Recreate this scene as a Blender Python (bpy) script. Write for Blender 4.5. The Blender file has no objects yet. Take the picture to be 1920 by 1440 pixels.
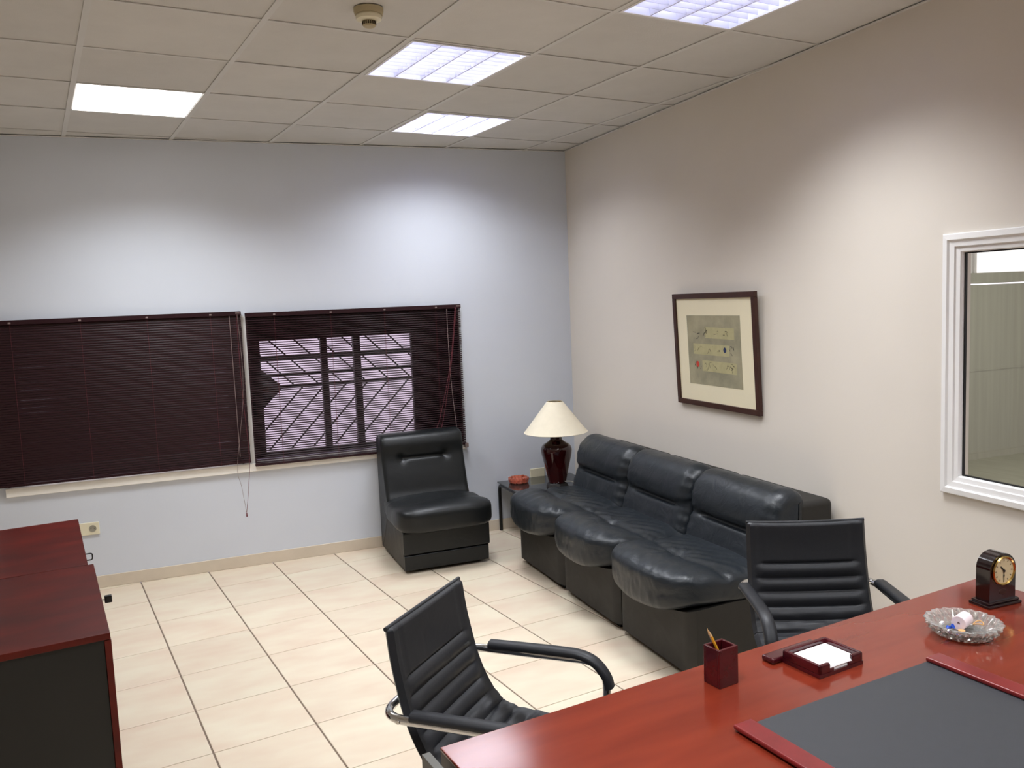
import bpy, bmesh, math, random
from mathutils import Vector, Matrix, noise
random.seed(7)
S = bpy.context.scene
COL = S.collection
PI = math.pi
H = 2.8185                 # ceiling height
ROT = 0.1395               # floor and ceiling grids are turned against the walls

# ------------------------------------------------------------------ camera
cam = bpy.data.cameras.new('camera'); cam.sensor_width = 36.0
cam.lens = 1580.9 / 1920 * 36.0; cam.clip_start = 0.05; cam.clip_end = 200
co = bpy.data.objects.new('camera', cam); COL.objects.link(co)
right = Vector((0.9280518, -0.37028019, -0.04015527))
down = Vector((-0.07401212, -0.07768068, -0.9942273))
fwd = Vector((0.36502338, 0.92566641, -0.09949692))
m = Matrix.Identity(4)
for i in range(3):
    m[i][0] = right[i]; m[i][1] = -down[i]; m[i][2] = -fwd[i]
m[0][3], m[1][3], m[2][3] = -2.81489639, -5.86462707, 1.72496402
co.matrix_world = m
S.camera = co

# ------------------------------------------------------------------ world, exposure
w = bpy.data.worlds.new('daylight'); S.world = w; w.use_nodes = True
bg = w.node_tree.nodes['Background']
bg.inputs[0].default_value = (0.95, 0.86, 1.0, 1); bg.inputs[1].default_value = 1.9
S.view_settings.view_transform = 'Standard'; S.view_settings.look = 'None'
S.view_settings.gamma = 1.0; S.view_settings.use_curve_mapping = False
S.view_settings.exposure = 0.0
LAMP_W = 20.0
LAMP_COL = (0.93, 0.96, 1.0)
LAMP_SPREAD = math.radians(132)

# ------------------------------------------------------------------ materials
def lin(c):
    return tuple(((v / 255) / 12.92 if v / 255 <= 0.04045 else ((v / 255 + 0.055) / 1.055) ** 2.4) for v in c) + (1.0,)

def mat(name, rgb, rough=0.5, metal=0.0, spec=0.5, coat=0.0, var=0.0, vscale=4.0, bump=0.0, bscale=200.0,
        trans=0.0, ior=1.45, rgb2=None, stretch=None, emit=None, estr=0.0, objrand=0.0, coords='Object', sheen=0.0):
    M = bpy.data.materials.new(name); M.use_nodes = True
    nt = M.node_tree; N = nt.nodes; L = nt.links; b = N['Principled BSDF']
    c1 = lin(rgb); b.inputs['Base Color'].default_value = c1
    b.inputs['Roughness'].default_value = rough; b.inputs['Metallic'].default_value = metal
    b.inputs['Specular IOR Level'].default_value = spec; b.inputs['Coat Weight'].default_value = coat
    b.inputs['Coat Roughness'].default_value = 0.06
    b.inputs['Transmission Weight'].default_value = trans; b.inputs['IOR'].default_value = ior
    if sheen: b.inputs['Sheen Weight'].default_value = sheen
    if emit:
        b.inputs['Emission Color'].default_value = lin(emit); b.inputs['Emission Strength'].default_value = estr
    vec = None
    if var or bump or rgb2:
        tc = N.new('ShaderNodeTexCoord'); vec = tc.outputs[coords]
        if coords == 'Object' and objrand:
            oi = N.new('ShaderNodeObjectInfo'); va = N.new('ShaderNodeVectorMath'); va.operation = 'ADD'
            vm = N.new('ShaderNodeVectorMath'); vm.operation = 'SCALE'; vm.inputs[3].default_value = 3.7
            L.new(oi.outputs['Location'], vm.inputs[0]); L.new(vec, va.inputs[0]); L.new(vm.outputs[0], va.inputs[1]); vec = va.outputs[0]
        if stretch:
            mp = N.new('ShaderNodeMapping'); mp.inputs['Scale'].default_value = stretch
            L.new(vec, mp.inputs[0]); vec = mp.outputs[0]
    if var or rgb2:
        n = N.new('ShaderNodeTexNoise'); n.inputs['Scale'].default_value = vscale; n.inputs['Detail'].default_value = 6 if vscale >= 4 and not stretch else 2.5
        n.inputs['Roughness'].default_value = 0.6
        L.new(vec, n.inputs['Vector'])
        r = N.new('ShaderNodeValToRGB')
        r.color_ramp.elements[0].position = 0.33; r.color_ramp.elements[1].position = 0.67
        if rgb2: c2 = lin(rgb2)
        else: c2 = tuple(min(1, v * (1 + var)) for v in c1[:3]) + (1,)
        ca = c1 if rgb2 else tuple(v * (1 - var) for v in c1[:3]) + (1,)
        r.color_ramp.elements[0].color = ca; r.color_ramp.elements[1].color = c2
        L.new(n.outputs['Fac'], r.inputs[0]); out = r.outputs[0]
        if objrand:
            oi2 = N.new('ShaderNodeObjectInfo'); mr = N.new('ShaderNodeMapRange')
            mr.inputs['To Min'].default_value = 1 - objrand; mr.inputs['To Max'].default_value = 1 + objrand
            L.new(oi2.outputs['Random'], mr.inputs['Value'])
            mx = N.new('ShaderNodeVectorMath'); mx.operation = 'SCALE'
            L.new(out, mx.inputs[0]); L.new(mr.outputs[0], mx.inputs[3]); out = mx.outputs[0]
        L.new(out, b.inputs['Base Color'])
    if bump:
        n2 = N.new('ShaderNodeTexNoise'); n2.inputs['Scale'].default_value = bscale; n2.inputs['Detail'].default_value = 3
        L.new(vec, n2.inputs['Vector'])
        bp = N.new('ShaderNodeBump'); bp.inputs['Strength'].default_value = bump; bp.inputs['Distance'].default_value = 0.004
        L.new(n2.outputs['Fac'], bp.inputs['Height']); L.new(bp.outputs[0], b.inputs['Normal'])
    return M

def leather(name, rgb, rough, fine=0.25, coarse=0.5):
    M = mat(name, rgb, rough=rough, spec=0.5)
    nt = M.node_tree; N = nt.nodes; L = nt.links; b = N['Principled BSDF']
    tc = N.new('ShaderNodeTexCoord')
    v = N.new('ShaderNodeTexVoronoi'); v.inputs['Scale'].default_value = 420
    n = N.new('ShaderNodeTexNoise'); n.inputs['Scale'].default_value = 9; n.inputs['Detail'].default_value = 4; n.inputs['Distortion'].default_value = 1.2
    L.new(tc.outputs['Object'], v.inputs['Vector']); L.new(tc.outputs['Object'], n.inputs['Vector'])
    b1 = N.new('ShaderNodeBump'); b1.inputs['Strength'].default_value = fine; b1.inputs['Distance'].default_value = 0.0006
    b2 = N.new('ShaderNodeBump'); b2.inputs['Strength'].default_value = coarse; b2.inputs['Distance'].default_value = 0.006
    L.new(v.outputs['Distance'], b1.inputs['Height']); L.new(n.outputs['Fac'], b2.inputs['Height'])
    L.new(b2.outputs[0], b1.inputs['Normal']); L.new(b1.outputs[0], b.inputs['Normal'])
    mr = N.new('ShaderNodeMapRange'); mr.inputs['To Min'].default_value = rough - 0.06; mr.inputs['To Max'].default_value = rough + 0.1
    L.new(n.outputs['Fac'], mr.inputs['Value']); L.new(mr.outputs[0], b.inputs['Roughness'])
    return M

M = {}
M['wall_back'] = mat('painted_wall_blue_grey', (214, 219, 228), 0.75, var=0.015, vscale=1.5, bump=0.05, bscale=120)
M['wall_right'] = mat('painted_wall_cream', (222, 214, 203), 0.75, var=0.015, vscale=1.5, bump=0.05, bscale=120)
M['wall_plain'] = mat('painted_wall_plain', (215, 208, 198), 0.8, var=0.02, vscale=2)
M['wall_next'] = mat('painted_wall_green_grey', (178, 177, 164), 0.7, var=0.06, vscale=3, stretch=(6, 1, .2))
M['ceil_tile'] = mat('mineral_ceiling_tile', (214, 211, 206), 0.95, var=0.03, vscale=5, bump=0.25, bscale=260, objrand=0.03)
M['tbar'] = mat('white_ceiling_bar', (216, 214, 210), 0.6, var=0.02)
M['plenum'] = mat('ceiling_void', (70, 62, 55), 0.9, var=0.05)
M['tile'] = mat('glazed_floor_tile', (216, 196, 174), 0.38, spec=0.4, rgb2=(224, 213, 190), vscale=2.6, objrand=0.035, stretch=(1.0, 2.2, 1), bump=0.04, bscale=30)
M['grout'] = mat('floor_grout', (126, 110, 96), 0.9, var=0.08, vscale=30)
M['skirt'] = mat('skirting_tile', (216, 203, 184), 0.45, var=0.04, vscale=6)
M['sofa'] = leather('soft_sofa_leather', (29, 34, 39), 0.36, 0.25, 0.8)
M['sofa_base'] = leather('matt_base_leather', (35, 33, 30), 0.6, 0.3, 0.25)
M['chair_leather'] = leather('armchair_leather', (18, 21, 23), 0.38, 0.2, 0.25)
M['chair_side'] = leather('armchair_side_leather', (36, 34, 30), 0.5, 0.2, 0.2)
M['office'] = leather('office_chair_leather', (30, 31, 35), 0.47, 0.25, 0.25)
M['button'] = mat('button_leather', (20, 20, 22), 0.2, var=0.05)
M['chrome'] = mat('chrome', (205, 205, 205), 0.08, metal=1.0, var=0.02)
M['black_metal'] = mat('black_lacquered_tube', (16, 16, 18), 0.32, var=0.05)
M['blind'] = mat('maroon_blind_lacquer', (40, 13, 20), 0.42, spec=0.4, var=0.06, vscale=3)
M['cord'] = mat('maroon_cord', (110, 50, 58), 0.7, var=0.05)
M['cord_pale'] = mat('pale_cord', (140, 122, 118), 0.6, var=0.05)
M['clear'] = mat('clear_plastic_wand', (130, 112, 110), 0.3, spec=0.6, var=0.03)
M['sill'] = mat('cream_sill_stone', (248, 244, 236), 0.4, var=0.01, vscale=8)
M['white'] = mat('white_lacquer', (238, 236, 234), 0.35, var=0.01)
M['darkframe'] = mat('dark_window_frame', (48, 24, 30), 0.5, var=0.06)
M['gasket'] = mat('black_gasket', (16, 16, 16), 0.6, var=0.04)
M['extwall'] = mat('exterior_render', (232, 222, 236), 0.9, var=0.05, vscale=2)
M['extroof'] = mat('exterior_terracotta', (190, 105, 85), 0.9, var=0.1, vscale=6)
M['extground'] = mat('exterior_paving', (215, 205, 215), 0.9, var=0.06, vscale=2)
M['grille'] = mat('grille_paint', (45, 28, 40), 0.6, var=0.06)
M['plastic_cream'] = mat('cream_plastic', (232, 224, 196), 0.35, var=0.02)
M['plastic_grey'] = mat('socket_inner', (150, 145, 130), 0.5, var=0.03)
M['detector'] = mat('aged_detector_plastic', (186, 172, 138), 0.5, var=0.03)
M['slot'] = mat('detector_slot', (52, 40, 24), 0.8, var=0.04)
M['shade'] = mat('ivory_lampshade_fabric', (246, 236, 212), 0.8, var=0.02, vscale=20, bump=0.2, bscale=500)
M['shade'].node_tree.nodes['Principled BSDF'].inputs['Subsurface Weight'].default_value = 0.0
M['vase'] = mat('oxblood_glaze', (66, 14, 16), 0.08, coat=0.6, rgb2=(44, 8, 12), vscale=9)
M['plinth'] = mat('black_wood_plinth', (24, 22, 22), 0.4, var=0.1)
M['flex'] = mat('white_flex', (214, 208, 196), 0.5, var=0.02)
M['amber'] = mat('orange_glass', (240, 140, 112), 0.1, trans=0.6, ior=1.5, var=0.1, vscale=25)
M['crystal'] = mat('cut_crystal', (240, 238, 232), 0.03, trans=0.80, ior=1.52, var=0.005)
M['smoke'] = mat('smoked_glass', (46, 50, 50), 0.05, trans=0.3, ior=1.75, var=0.02, spec=1.0)
def clear_glass():
    Mx = bpy.data.materials.new('window_glass'); Mx.use_nodes = True
    nt = Mx.node_tree; N = nt.nodes; L = nt.links
    for n in list(N): N.remove(n)
    o = N.new('ShaderNodeOutputMaterial'); tr = N.new('ShaderNodeBsdfTransparent'); tr.inputs[0].default_value = (0.92, 0.93, 0.89, 1)
    gl = N.new('ShaderNodeBsdfGlossy'); gl.inputs['Roughness'].default_value = 0.02
    fr = N.new('ShaderNodeFresnel'); fr.inputs[0].default_value = 1.5; mx = N.new('ShaderNodeMixShader')
    ge = N.new('ShaderNodeNewGeometry'); ml = N.new('ShaderNodeMath'); ml.operation = 'MULTIPLY'; iv = N.new('ShaderNodeMath'); iv.operation = 'SUBTRACT'; iv.inputs[0].default_value = 1
    L.new(ge.outputs['Backfacing'], iv.inputs[1]); L.new(fr.outputs[0], ml.inputs[0]); L.new(iv.outputs[0], ml.inputs[1])
    L.new(ml.outputs[0], mx.inputs[0]); L.new(tr.outputs[0], mx.inputs[1]); L.new(gl.outputs[0], mx.inputs[2]); L.new(mx.outputs[0], o.inputs[0])
    return Mx
M['pane'] = clear_glass()
M['wood'] = mat('cherry_desk_veneer', (126, 47, 29), 0.15, spec=0.75, coat=0.0, rgb2=(110, 39, 24), vscale=2.4, stretch=(0.8, 5, 5))
M['wood_dark'] = mat('dark_cherry_cabinet', (96, 25, 14), 0.42, spec=0.28, rgb2=(70, 18, 12), vscale=3.0, stretch=(1, 2.5, 3))
M['wood_edge'] = mat('desk_edge_band', (46, 20, 18), 0.35, var=0.1)
M['black_panel'] = mat('black_side_panel', (22, 21, 19), 0.45, var=0.06, vscale=6)
M['grey_panel'] = mat('grey_end_panel', (92, 90, 84), 0.45, var=0.04)
M['tray'] = mat('mahogany_lacquer', (84, 18, 26), 0.18, coat=0.5, rgb2=(58, 12, 20), vscale=10)
M['rail'] = mat('red_rosewood_rail', (128, 34, 34), 0.3, coat=0.3, rgb2=(108, 27, 29), vscale=12)
M['blotter'] = mat('blotter_leatherette', (55, 56, 60), 0.55, spec=0.4, var=0.03, vscale=40, bump=0.15, bscale=700)
M['paper'] = mat('white_paper', (246, 246, 246), 0.85, var=0.005)
M['clockwood'] = mat('dark_clock_wood', (30, 9, 11), 0.15, coat=0.6, rgb2=(20, 6, 8), vscale=14)
M['gold'] = mat('brass', (222, 190, 116), 0.18, metal=1.0, var=0.03)
M['dial'] = mat('champagne_dial', (206, 190, 150), 0.4, var=0.03)
M['ink'] = mat('black_ink', (22, 20, 18), 0.4, var=0.05)
M['plaque'] = mat('dark_bronze_plaque', (66, 48, 44), 0.35, metal=0.5, var=0.1)
M['pencil'] = mat('yellow_pencil_paint', (222, 160, 36), 0.35, var=0.05)
M['pencil_dark'] = mat('pencil_stripe', (60, 46, 26), 0.4, var=0.05)
M['lead'] = mat('sharpened_wood', (216, 180, 130), 0.7, var=0.05)
M['bluepin'] = mat('blue_plastic', (30, 78, 190), 0.25, var=0.03)
M['pinkroll'] = mat('pinkish_roll_paper', (246, 226, 230), 0.7, var=0.02)
M['tan'] = mat('tan_rubber', (222, 170, 110), 0.6, var=0.05)
M['frame_wood'] = mat('walnut_picture_frame', (62, 34, 26), 0.4, var=0.15, vscale=20)
M['mount'] = mat('cream_mount_board', (232, 222, 192), 0.9, var=0.01)
M['print'] = mat('washed_olive_paper', (138, 134, 112), 0.9, rgb2=(168, 160, 132), vscale=7)
M['reflector'] = mat('louvre_reflector', (228, 229, 246), 0.3, spec=0.6, var=0.02, emit=(210, 214, 255), estr=0.0)
M['tube'] = mat('fluorescent_tube', (255, 255, 255), 0.5, emit=(246, 248, 255), estr=11.0)
M['tube_bright'] = mat('fluorescent_tube_bright', (255, 255, 255), 0.5, emit=(246, 248, 255), estr=19.0)
M['tube_dim'] = mat('fluorescent_tube_deep', (255, 255, 255), 0.5, emit=(246, 248, 255), estr=8.0)
M['opal'] = mat('opal_diffuser', (250, 250, 250), 0.5, emit=(255, 252, 250), estr=3.0)

# ------------------------------------------------------------------ helpers
def tag(o, label=None, cat=None, group=None, kind=None):
    if label: o['label'] = label
    if cat: o['category'] = cat
    if group: o['group'] = group
    if kind: o['kind'] = kind
    return o

def empty(name, loc, rz=0.0, label=None, cat=None, group=None):
    o = bpy.data.objects.new(name, None); COL.objects.link(o)
    o.location = loc; o.rotation_euler = (0, 0, rz); o.empty_display_size = 0.05
    return tag(o, label, cat, group)

def finish(bm, name, ma, parent=None, smooth=False, loc=None, rot=None):
    bmesh.ops.recalc_face_normals(bm, faces=bm.faces)
    me = bpy.data.meshes.new(name); bm.to_mesh(me); bm.free()
    me.materials.append(ma)
    if smooth:
        me.polygons.foreach_set('use_smooth', [True] * len(me.polygons))
        if smooth != 'all':
            me.set_sharp_from_angle(angle=math.radians(smooth if smooth is not True else 40))
    o = bpy.data.objects.new(name, me); COL.objects.link(o)
    if parent: o.parent = parent
    if loc: o.location = loc
    if rot: o.rotation_euler = rot
    if smooth == 35:
        wn = o.modifiers.new('weighted_normals', 'WEIGHTED_NORMAL'); wn.keep_sharp = True; wn.weight = 100
    return o

def add_box(bm, x0, x1, y0, y1, z0, z1, bev=0.0, seg=2, mtx=None):
    v = [bm.verts.new((x, y, z)) for x in (x0, x1) for y in (y0, y1) for z in (z0, z1)]
    fs = [bm.faces.new([v[i] for i in f]) for f in ((0, 1, 3, 2), (4, 6, 7, 5), (0, 4, 5, 1), (2, 3, 7, 6), (0, 2, 6, 4), (1, 5, 7, 3))]
    if bev:
        es = set(e for f in fs for e in f.edges)
        r = bmesh.ops.bevel(bm, geom=list(es), offset=bev, segments=seg, affect='EDGES', profile=0.5)
        if mtx: bmesh.ops.transform(bm, matrix=mtx, verts=list(set(r['verts']) | set(x for x in v if x.is_valid)))
    elif mtx: bmesh.ops.transform(bm, matrix=mtx, verts=v)

def box(name, ma, x0, x1, y0, y1, z0, z1, bev=0.0, seg=2, parent=None, mtx=None, smooth=None, loc=None, rot=None):
    bm = bmesh.new(); add_box(bm, x0, x1, y0, y1, z0, z1, bev, seg, mtx)
    return finish(bm, name, ma, parent, smooth if smooth is not None else (35 if bev else False), loc, rot)

def add_lathe(bm, prof, n=40, cx=0, cy=0, wob=None):
    rings = []
    for (r, z) in prof:
        if r < 1e-5: rings.append([bm.verts.new((cx, cy, z))])
        else:
            ring = []
            for k in range(n):
                a = 2 * PI * k / n; rr = r * (wob(a, z) if wob else 1)
                ring.append(bm.verts.new((cx + rr * math.cos(a), cy + rr * math.sin(a), z)))
            rings.append(ring)
    for a, b in zip(rings, rings[1:]):
        for k in range(n):
            k2 = (k + 1) % n
            if len(a) == 1 and len(b) == 1: continue
            if len(a) == 1: bm.faces.new((a[0], b[k], b[k2]))
            elif len(b) == 1: bm.faces.new((a[k], a[k2], b[0]))
            else: bm.faces.new((a[k], a[k2], b[k2], b[k]))

def lathe(name, ma, prof, n=40, parent=None, loc=None, rot=None, smooth=35, wob=None):
    bm = bmesh.new(); add_lathe(bm, prof, n, wob=wob); return finish(bm, name, ma, parent, smooth, loc, rot)

def crm(pts, per=8, closed=False):
    pts = [Vector(p) for p in pts]; n = len(pts); out = []
    for i in range(n if closed else n - 1):
        if closed: p0, p1, p2, p3 = pts[i - 1], pts[i], pts[(i + 1) % n], pts[(i + 2) % n]
        else: p0, p1, p2, p3 = pts[max(i - 1, 0)], pts[i], pts[i + 1], pts[min(i + 2, n - 1)]
        for k in range(per):
            t = k / per
            out.append(0.5 * ((2 * p1) + (-p0 + p2) * t + (2 * p0 - 5 * p1 + 4 * p2 - p3) * t * t + (-p0 + 3 * p1 - 3 * p2 + p3) * t ** 3))
    if not closed: out.append(pts[-1])
    return out

def roundpath(pts, r=0.06, seg=7, closed=False):
    pts = [Vector(p) for p in pts]; n = len(pts); out = []
    for i in range(n):
        if not closed and i in (0, n - 1): out.append(pts[i]); continue
        a, b, c = pts[i - 1], pts[i], pts[(i + 1) % n]
        d1 = (a - b); d2 = (c - b); rr = min(r, d1.length * .49, d2.length * .49)
        p = b + d1.normalized() * rr; q = b + d2.normalized() * rr
        for k in range(seg + 1):
            t = k / seg; out.append((1 - t) ** 2 * p + 2 * t * (1 - t) * b + t * t * q)
    return out

def add_sweep(bm, path, sec, closed=False, up=Vector((0, 0, 1)), cap=True, taper=None):
    """sec: list of 2-D points (side, up) or a radius"""
    if not isinstance(sec, list):
        r = sec; sec = [(r * math.cos(2 * PI * k / 12), r * math.sin(2 * PI * k / 12)) for k in range(12)]
    n = len(path); rings = []; prev = None
    for i, p in enumerate(path):
        if closed: t = (path[(i + 1) % n] - path[i - 1]).normalized()
        else: t = (path[min(i + 1, n - 1)] - path[max(i - 1, 0)]).normalized()
        if prev is None:
            u = up - t * up.dot(t)
            if u.length < 1e-3: u = Vector((0, 1, 0)) - t * t.y
            u.normalize()
        else:
            u = prev - t * prev.dot(t); u.normalize()
        prev = u; s = t.cross(u)
        k = taper(i / (n - 1)) if taper else 1
        rings.append([bm.verts.new(p + s * a * k + u * b * k) for a, b in sec])
    mlen = len(sec)
    for i in range(n if closed else n - 1):
        a, b = rings[i], rings[(i + 1) % n]
        for k in range(mlen): bm.faces.new((a[k], a[(k + 1) % mlen], b[(k + 1) % mlen], b[k]))
    if cap and not closed:
        bm.faces.new(rings[0][::-1]); bm.faces.new(rings[-1])

def sweep(name, ma, path, sec, parent=None, closed=False, up=Vector((0, 0, 1)), taper=None, loc=None, smooth=40):
    bm = bmesh.new(); add_sweep(bm, path, sec, closed, up, taper=taper); return finish(bm, name, ma, parent, smooth, loc)

def add_prism(bm, poly, z0, z1):
    a = [bm.verts.new((x, y, z0)) for x, y in poly]; b = [bm.verts.new((x, y, z1)) for x, y in poly]
    bm.faces.new(a[::-1]); bm.faces.new(b); n = len(poly)
    for i in range(n): bm.faces.new((a[i], a[(i + 1) % n], b[(i + 1) % n], b[i]))

def super_cushion(name, ma, half, ns, p, deform, parent=None, smooth='all'):
    nx, ny, nz = ns; bm = bmesh.new(); cache = {}
    def V(i, j, k):
        key = (i, j, k)
        if key in cache: return cache[key]
        q = [2 * i / nx - 1, 2 * j / ny - 1, 2 * k / nz - 1]
        q = [math.sin(c * PI / 2) * .35 + c * .65 for c in q]
        Lp = sum(abs(c) ** p for c in q) ** (1 / p)
        q = [c / Lp for c in q]
        v = bm.verts.new(deform(q[0], q[1], q[2], half)); cache[key] = v; return v
    def quad(f, a, b):
        for i in range(a):
            for j in range(b): bm.faces.new((f(i, j), f(i + 1, j), f(i + 1, j + 1), f(i, j + 1)))
    for k in (0, nz): quad(lambda i, j: V(i, j, k), nx, ny)
    for j in (0, ny): quad(lambda i, k, j=j: V(i, j, k), nx, nz)
    for i in (0, nx): quad(lambda j, k, i=i: V(i, j, k), ny, nz)
    return finish(bm, name, ma, parent, smooth)

def loft(name, ma, prof, x0, x1, r, parent=None, n=40, per=6, disp=None, smooth='all', axis='x'):
    """closed (d, z) profile swept across x with rounded ends; d runs along -y"""
    P = crm([(a, b, 0) for a, b in prof], per, True); m_ = len(P)
    N = []
    area = sum(P[i].x * P[(i + 1) % m_].y - P[(i + 1) % m_].x * P[i].y for i in range(m_))
    for i in range(m_):
        t = (P[(i + 1) % m_] - P[i - 1]).normalized(); nn = Vector((t.y, -t.x, 0)) * (1 if area > 0 else -1); N.append(nn)
    bm = bmesh.new(); rings = []
    st = []
    for k in range(9): st.append(x0 + r * (1 - math.cos(k / 8 * PI / 2)) )
    mid = n
    for k in range(1, mid): st.append(x0 + r + (x1 - x0 - 2 * r) * k / mid)
    for k in range(9): st.append(x1 - r * (1 - math.sin(k / 8 * PI / 2)) if False else x1 - r + r * math.sin(k / 8 * PI / 2))
    for x in st:
        e = max(0, (x0 + r - x) / r, (x - (x1 - r)) / r); e = min(e, 1)
        ins = r * (1 - math.sqrt(max(0, 1 - e * e)))
        ring = []
        for i in range(m_):
            q = P[i] - N[i] * ins * 0.8; off = disp(x, P[i].x, P[i].y) if disp else 0
            q = q + N[i] * off
            ring.append(bm.verts.new((x, -q.x, q.y)))
        rings.append(ring)
    for a, b in zip(rings, rings[1:]):
        for k in range(m_): bm.faces.new((a[k], a[(k + 1) % m_], b[(k + 1) % m_], b[k]))
    bm.faces.new(rings[0]); bm.faces.new(rings[-1][::-1])
    return finish(bm, name, ma, parent, smooth)

def copy_tree(o, parent=None):
    c = o.copy(); COL.objects.link(c); c.parent = parent
    for ch in list(o.children):
        copy_tree(ch, c)
    return c

def clip(poly, x0, x1, y0, y1):
    def side(P, f, inter):
        out = []
        for i in range(len(P)):
            a, b = P[i - 1], P[i]
            if f(b):
                if not f(a): out.append(inter(a, b))
                out.append(b)
            elif f(a): out.append(inter(a, b))
        return out
    def ix(X): return lambda a, b: (X, a[1] + (b[1] - a[1]) * (X - a[0]) / (b[0] - a[0]))
    def iy(Y): return lambda a, b: (a[0] + (b[0] - a[0]) * (Y - a[1]) / (b[1] - a[1]), Y)
    for f, i in ((lambda p: p[0] >= x0, ix(x0)), (lambda p: p[0] <= x1, ix(x1)), (lambda p: p[1] >= y0, iy(y0)), (lambda p: p[1] <= y1, iy(y1))):
        if not poly: return poly
        poly = side(poly, f, i)
    return poly

def area(poly):
    return abs(sum(poly[i - 1][0] * poly[i][1] - poly[i][0] * poly[i - 1][1] for i in range(len(poly)))) / 2 if len(poly) > 2 else 0

# ------------------------------------------------------------------ room shell
XL, YN = -4.75, -7.6           # left wall and wall behind the camera
def boxes(name, ma, lst, label, cat, kind='structure', parent=None):
    bm = bmesh.new()
    for b in lst: add_box(bm, *b)
    o = finish(bm, name, ma, parent)
    if parent is None: tag(o, label, cat, kind=kind)
    return o

# window openings in the back wall and the inside window in the right wall
WX0, WX1, WZ0, WZ1 = -3.84, -0.90, 0.70, 1.69
NX0, NX1, NZ0, NZ1 = 4.20, 6.9, 1.80, 2.45
T = 0.24
boxes('wall_back', M['wall_back'], [
    (XL - .1, WX0, 0, T, 0, H + .3), (WX0, WX1, 0, T, 0, WZ0 - .055), (WX0, WX1, 0, T, WZ1, H + .3), (WX1, 0.0, 0, T, 0, H + .3)],
    'pale blue-grey back wall behind the blinds', 'wall')
boxes('wall_right', M['wall_right'], [
    (0, .12, YN, -4.95, 0, H + .3), (0, .12, -4.95, -3.415, 0, .905), (0, .12, -4.95, -3.415, 1.895, H + .3), (0, .12, -3.415, 0, 0, H + .3)],
    'cream right wall behind the sofa with the picture', 'wall')
boxes('wall_left', M['wall_plain'], [(XL - .12, XL, YN, 0, 0, H + .3)], 'plain wall on the left beyond the cabinet', 'wall')
boxes('wall_front', M['wall_plain'], [(XL - .12, .12, YN - .12, YN, 0, H + .3)], 'plain wall behind the viewpoint', 'wall')
# floor: grout slab with every tile as its own piece
floor = boxes('floor', M['grout'], [(XL, 0, YN, 0, -.05, -.004)], 'cream ceramic tiled floor of the office', 'floor')
cc, ss = math.cos(ROT), math.sin(ROT)
TS = 0.4116; TX, TY = -3.1449, -0.0283
def tile_shape(poly, ctr, gap=0.0):
    bm = bmesh.new(); P = [(x - ctr[0], y - ctr[1]) for x, y in poly]
    a = [bm.verts.new((x, y, -.006)) for x, y in P]
    b = [bm.verts.new((x, y, -.0012)) for x, y in P]
    cx = sum(x for x, y in P) / len(P); cy = sum(y for x, y in P) / len(P)
    c = []
    for x, y in P:
        d = math.hypot(x - cx, y - cy); k = max(0, (d - .0035) / d) if d > 0 else 1
        c.append(bm.verts.new((cx + (x - cx) * k, cy + (y - cy) * k, 0)))
    n = len(P)
    for i in range(n):
        j = (i + 1) % n
        bm.faces.new((a[i], a[j], b[j], b[i])); bm.faces.new((b[i], b[j], c[j], c[i]))
    bm.faces.new(c)
    bmesh.ops.recalc_face_normals(bm, faces=bm.faces)
    me = bpy.data.meshes.new('floor_tile'); bm.to_mesh(me); bm.free(); me.materials.append(M['tile']); return me
full = None
for u in range(-6, 12):
    for v in range(-2, 20):
        g = .0036; gy = .0020
        cs = []
        for du, dv in ((g / TS, gy / TS), (1 - g / TS, gy / TS), (1 - g / TS, 1 - gy / TS), (g / TS, 1 - gy / TS)):
            U, V_ = u + du, v + dv
            cs.append((TX + TS * (U * cc + V_ * ss), TY + TS * (U * ss - V_ * cc)))
        P = clip(cs, XL + .001, -.001, YN + .001, -.001)
        if area(P) < .002: continue
        ctr = (sum(x for x, y in cs) / 4, sum(y for x, y in cs) / 4)
        if ctr[1] < -6.3: continue
        if area(P) > area(cs) * .999:
            if full is None: full = tile_shape(cs, ctr)
            me = full
        else: me = tile_shape(P, ctr)
        o = bpy.data.objects.new('floor_tile', me); COL.objects.link(o); o.parent = floor; o.location = (ctr[0], ctr[1], 0)
# tiles behind the viewpoint, as one simple slab
rear = [(XL, YN), (0, YN), (0, -6.4), (XL, -6.4)]
box('floor_strip', M['tile'], XL + .01, -.01, YN + .01, -6.75, -.004, -.001, parent=floor)

# ceiling: void slab, bars, tiles and lights
ceiling = boxes('ceiling', M['plenum'], [(XL, 0, YN, 0, H + .14, H + .2)], 'suspended tile ceiling with bars', 'ceiling')
U6 = 0.6; CA, CB = 0.2885, 0.3285; cr = 0.1385; c6, s6 = math.cos(cr), math.sin(cr)
def cg(u, v): return (-CA + c6 * (u - 5) * U6 + s6 * v * U6, -CB + s6 * (u - 5) * U6 - c6 * v * U6)
LIGHTS = {(3, 4): 'a', (2, 2): 'b', (3, 0): 'c', (0, 0): 'd', (0, 6): 'e', (3, 8): 'f'}
for u in range(-4, 8):
    for v in range(-2, 13):
        if (u, v) in LIGHTS: continue
        cs = [cg(u + .008, v + .008), cg(u + .992, v + .008), cg(u + .992, v + .992), cg(u + .008, v + .992)]
        P = clip(cs, XL + .002, -.002, YN + .002, -.002)
        if area(P) < .001: continue
        ctr = cg(u + .5, v + .5); bm = bmesh.new()
        add_prism(bm, [(x - ctr[0], y - ctr[1]) for x, y in P], 0, .012)
        sag = random.uniform(0, .0015)
        finish(bm, 'ceiling_tile', M['ceil_tile'], ceiling, loc=(ctr[0], ctr[1], H + .003 + sag))
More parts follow.
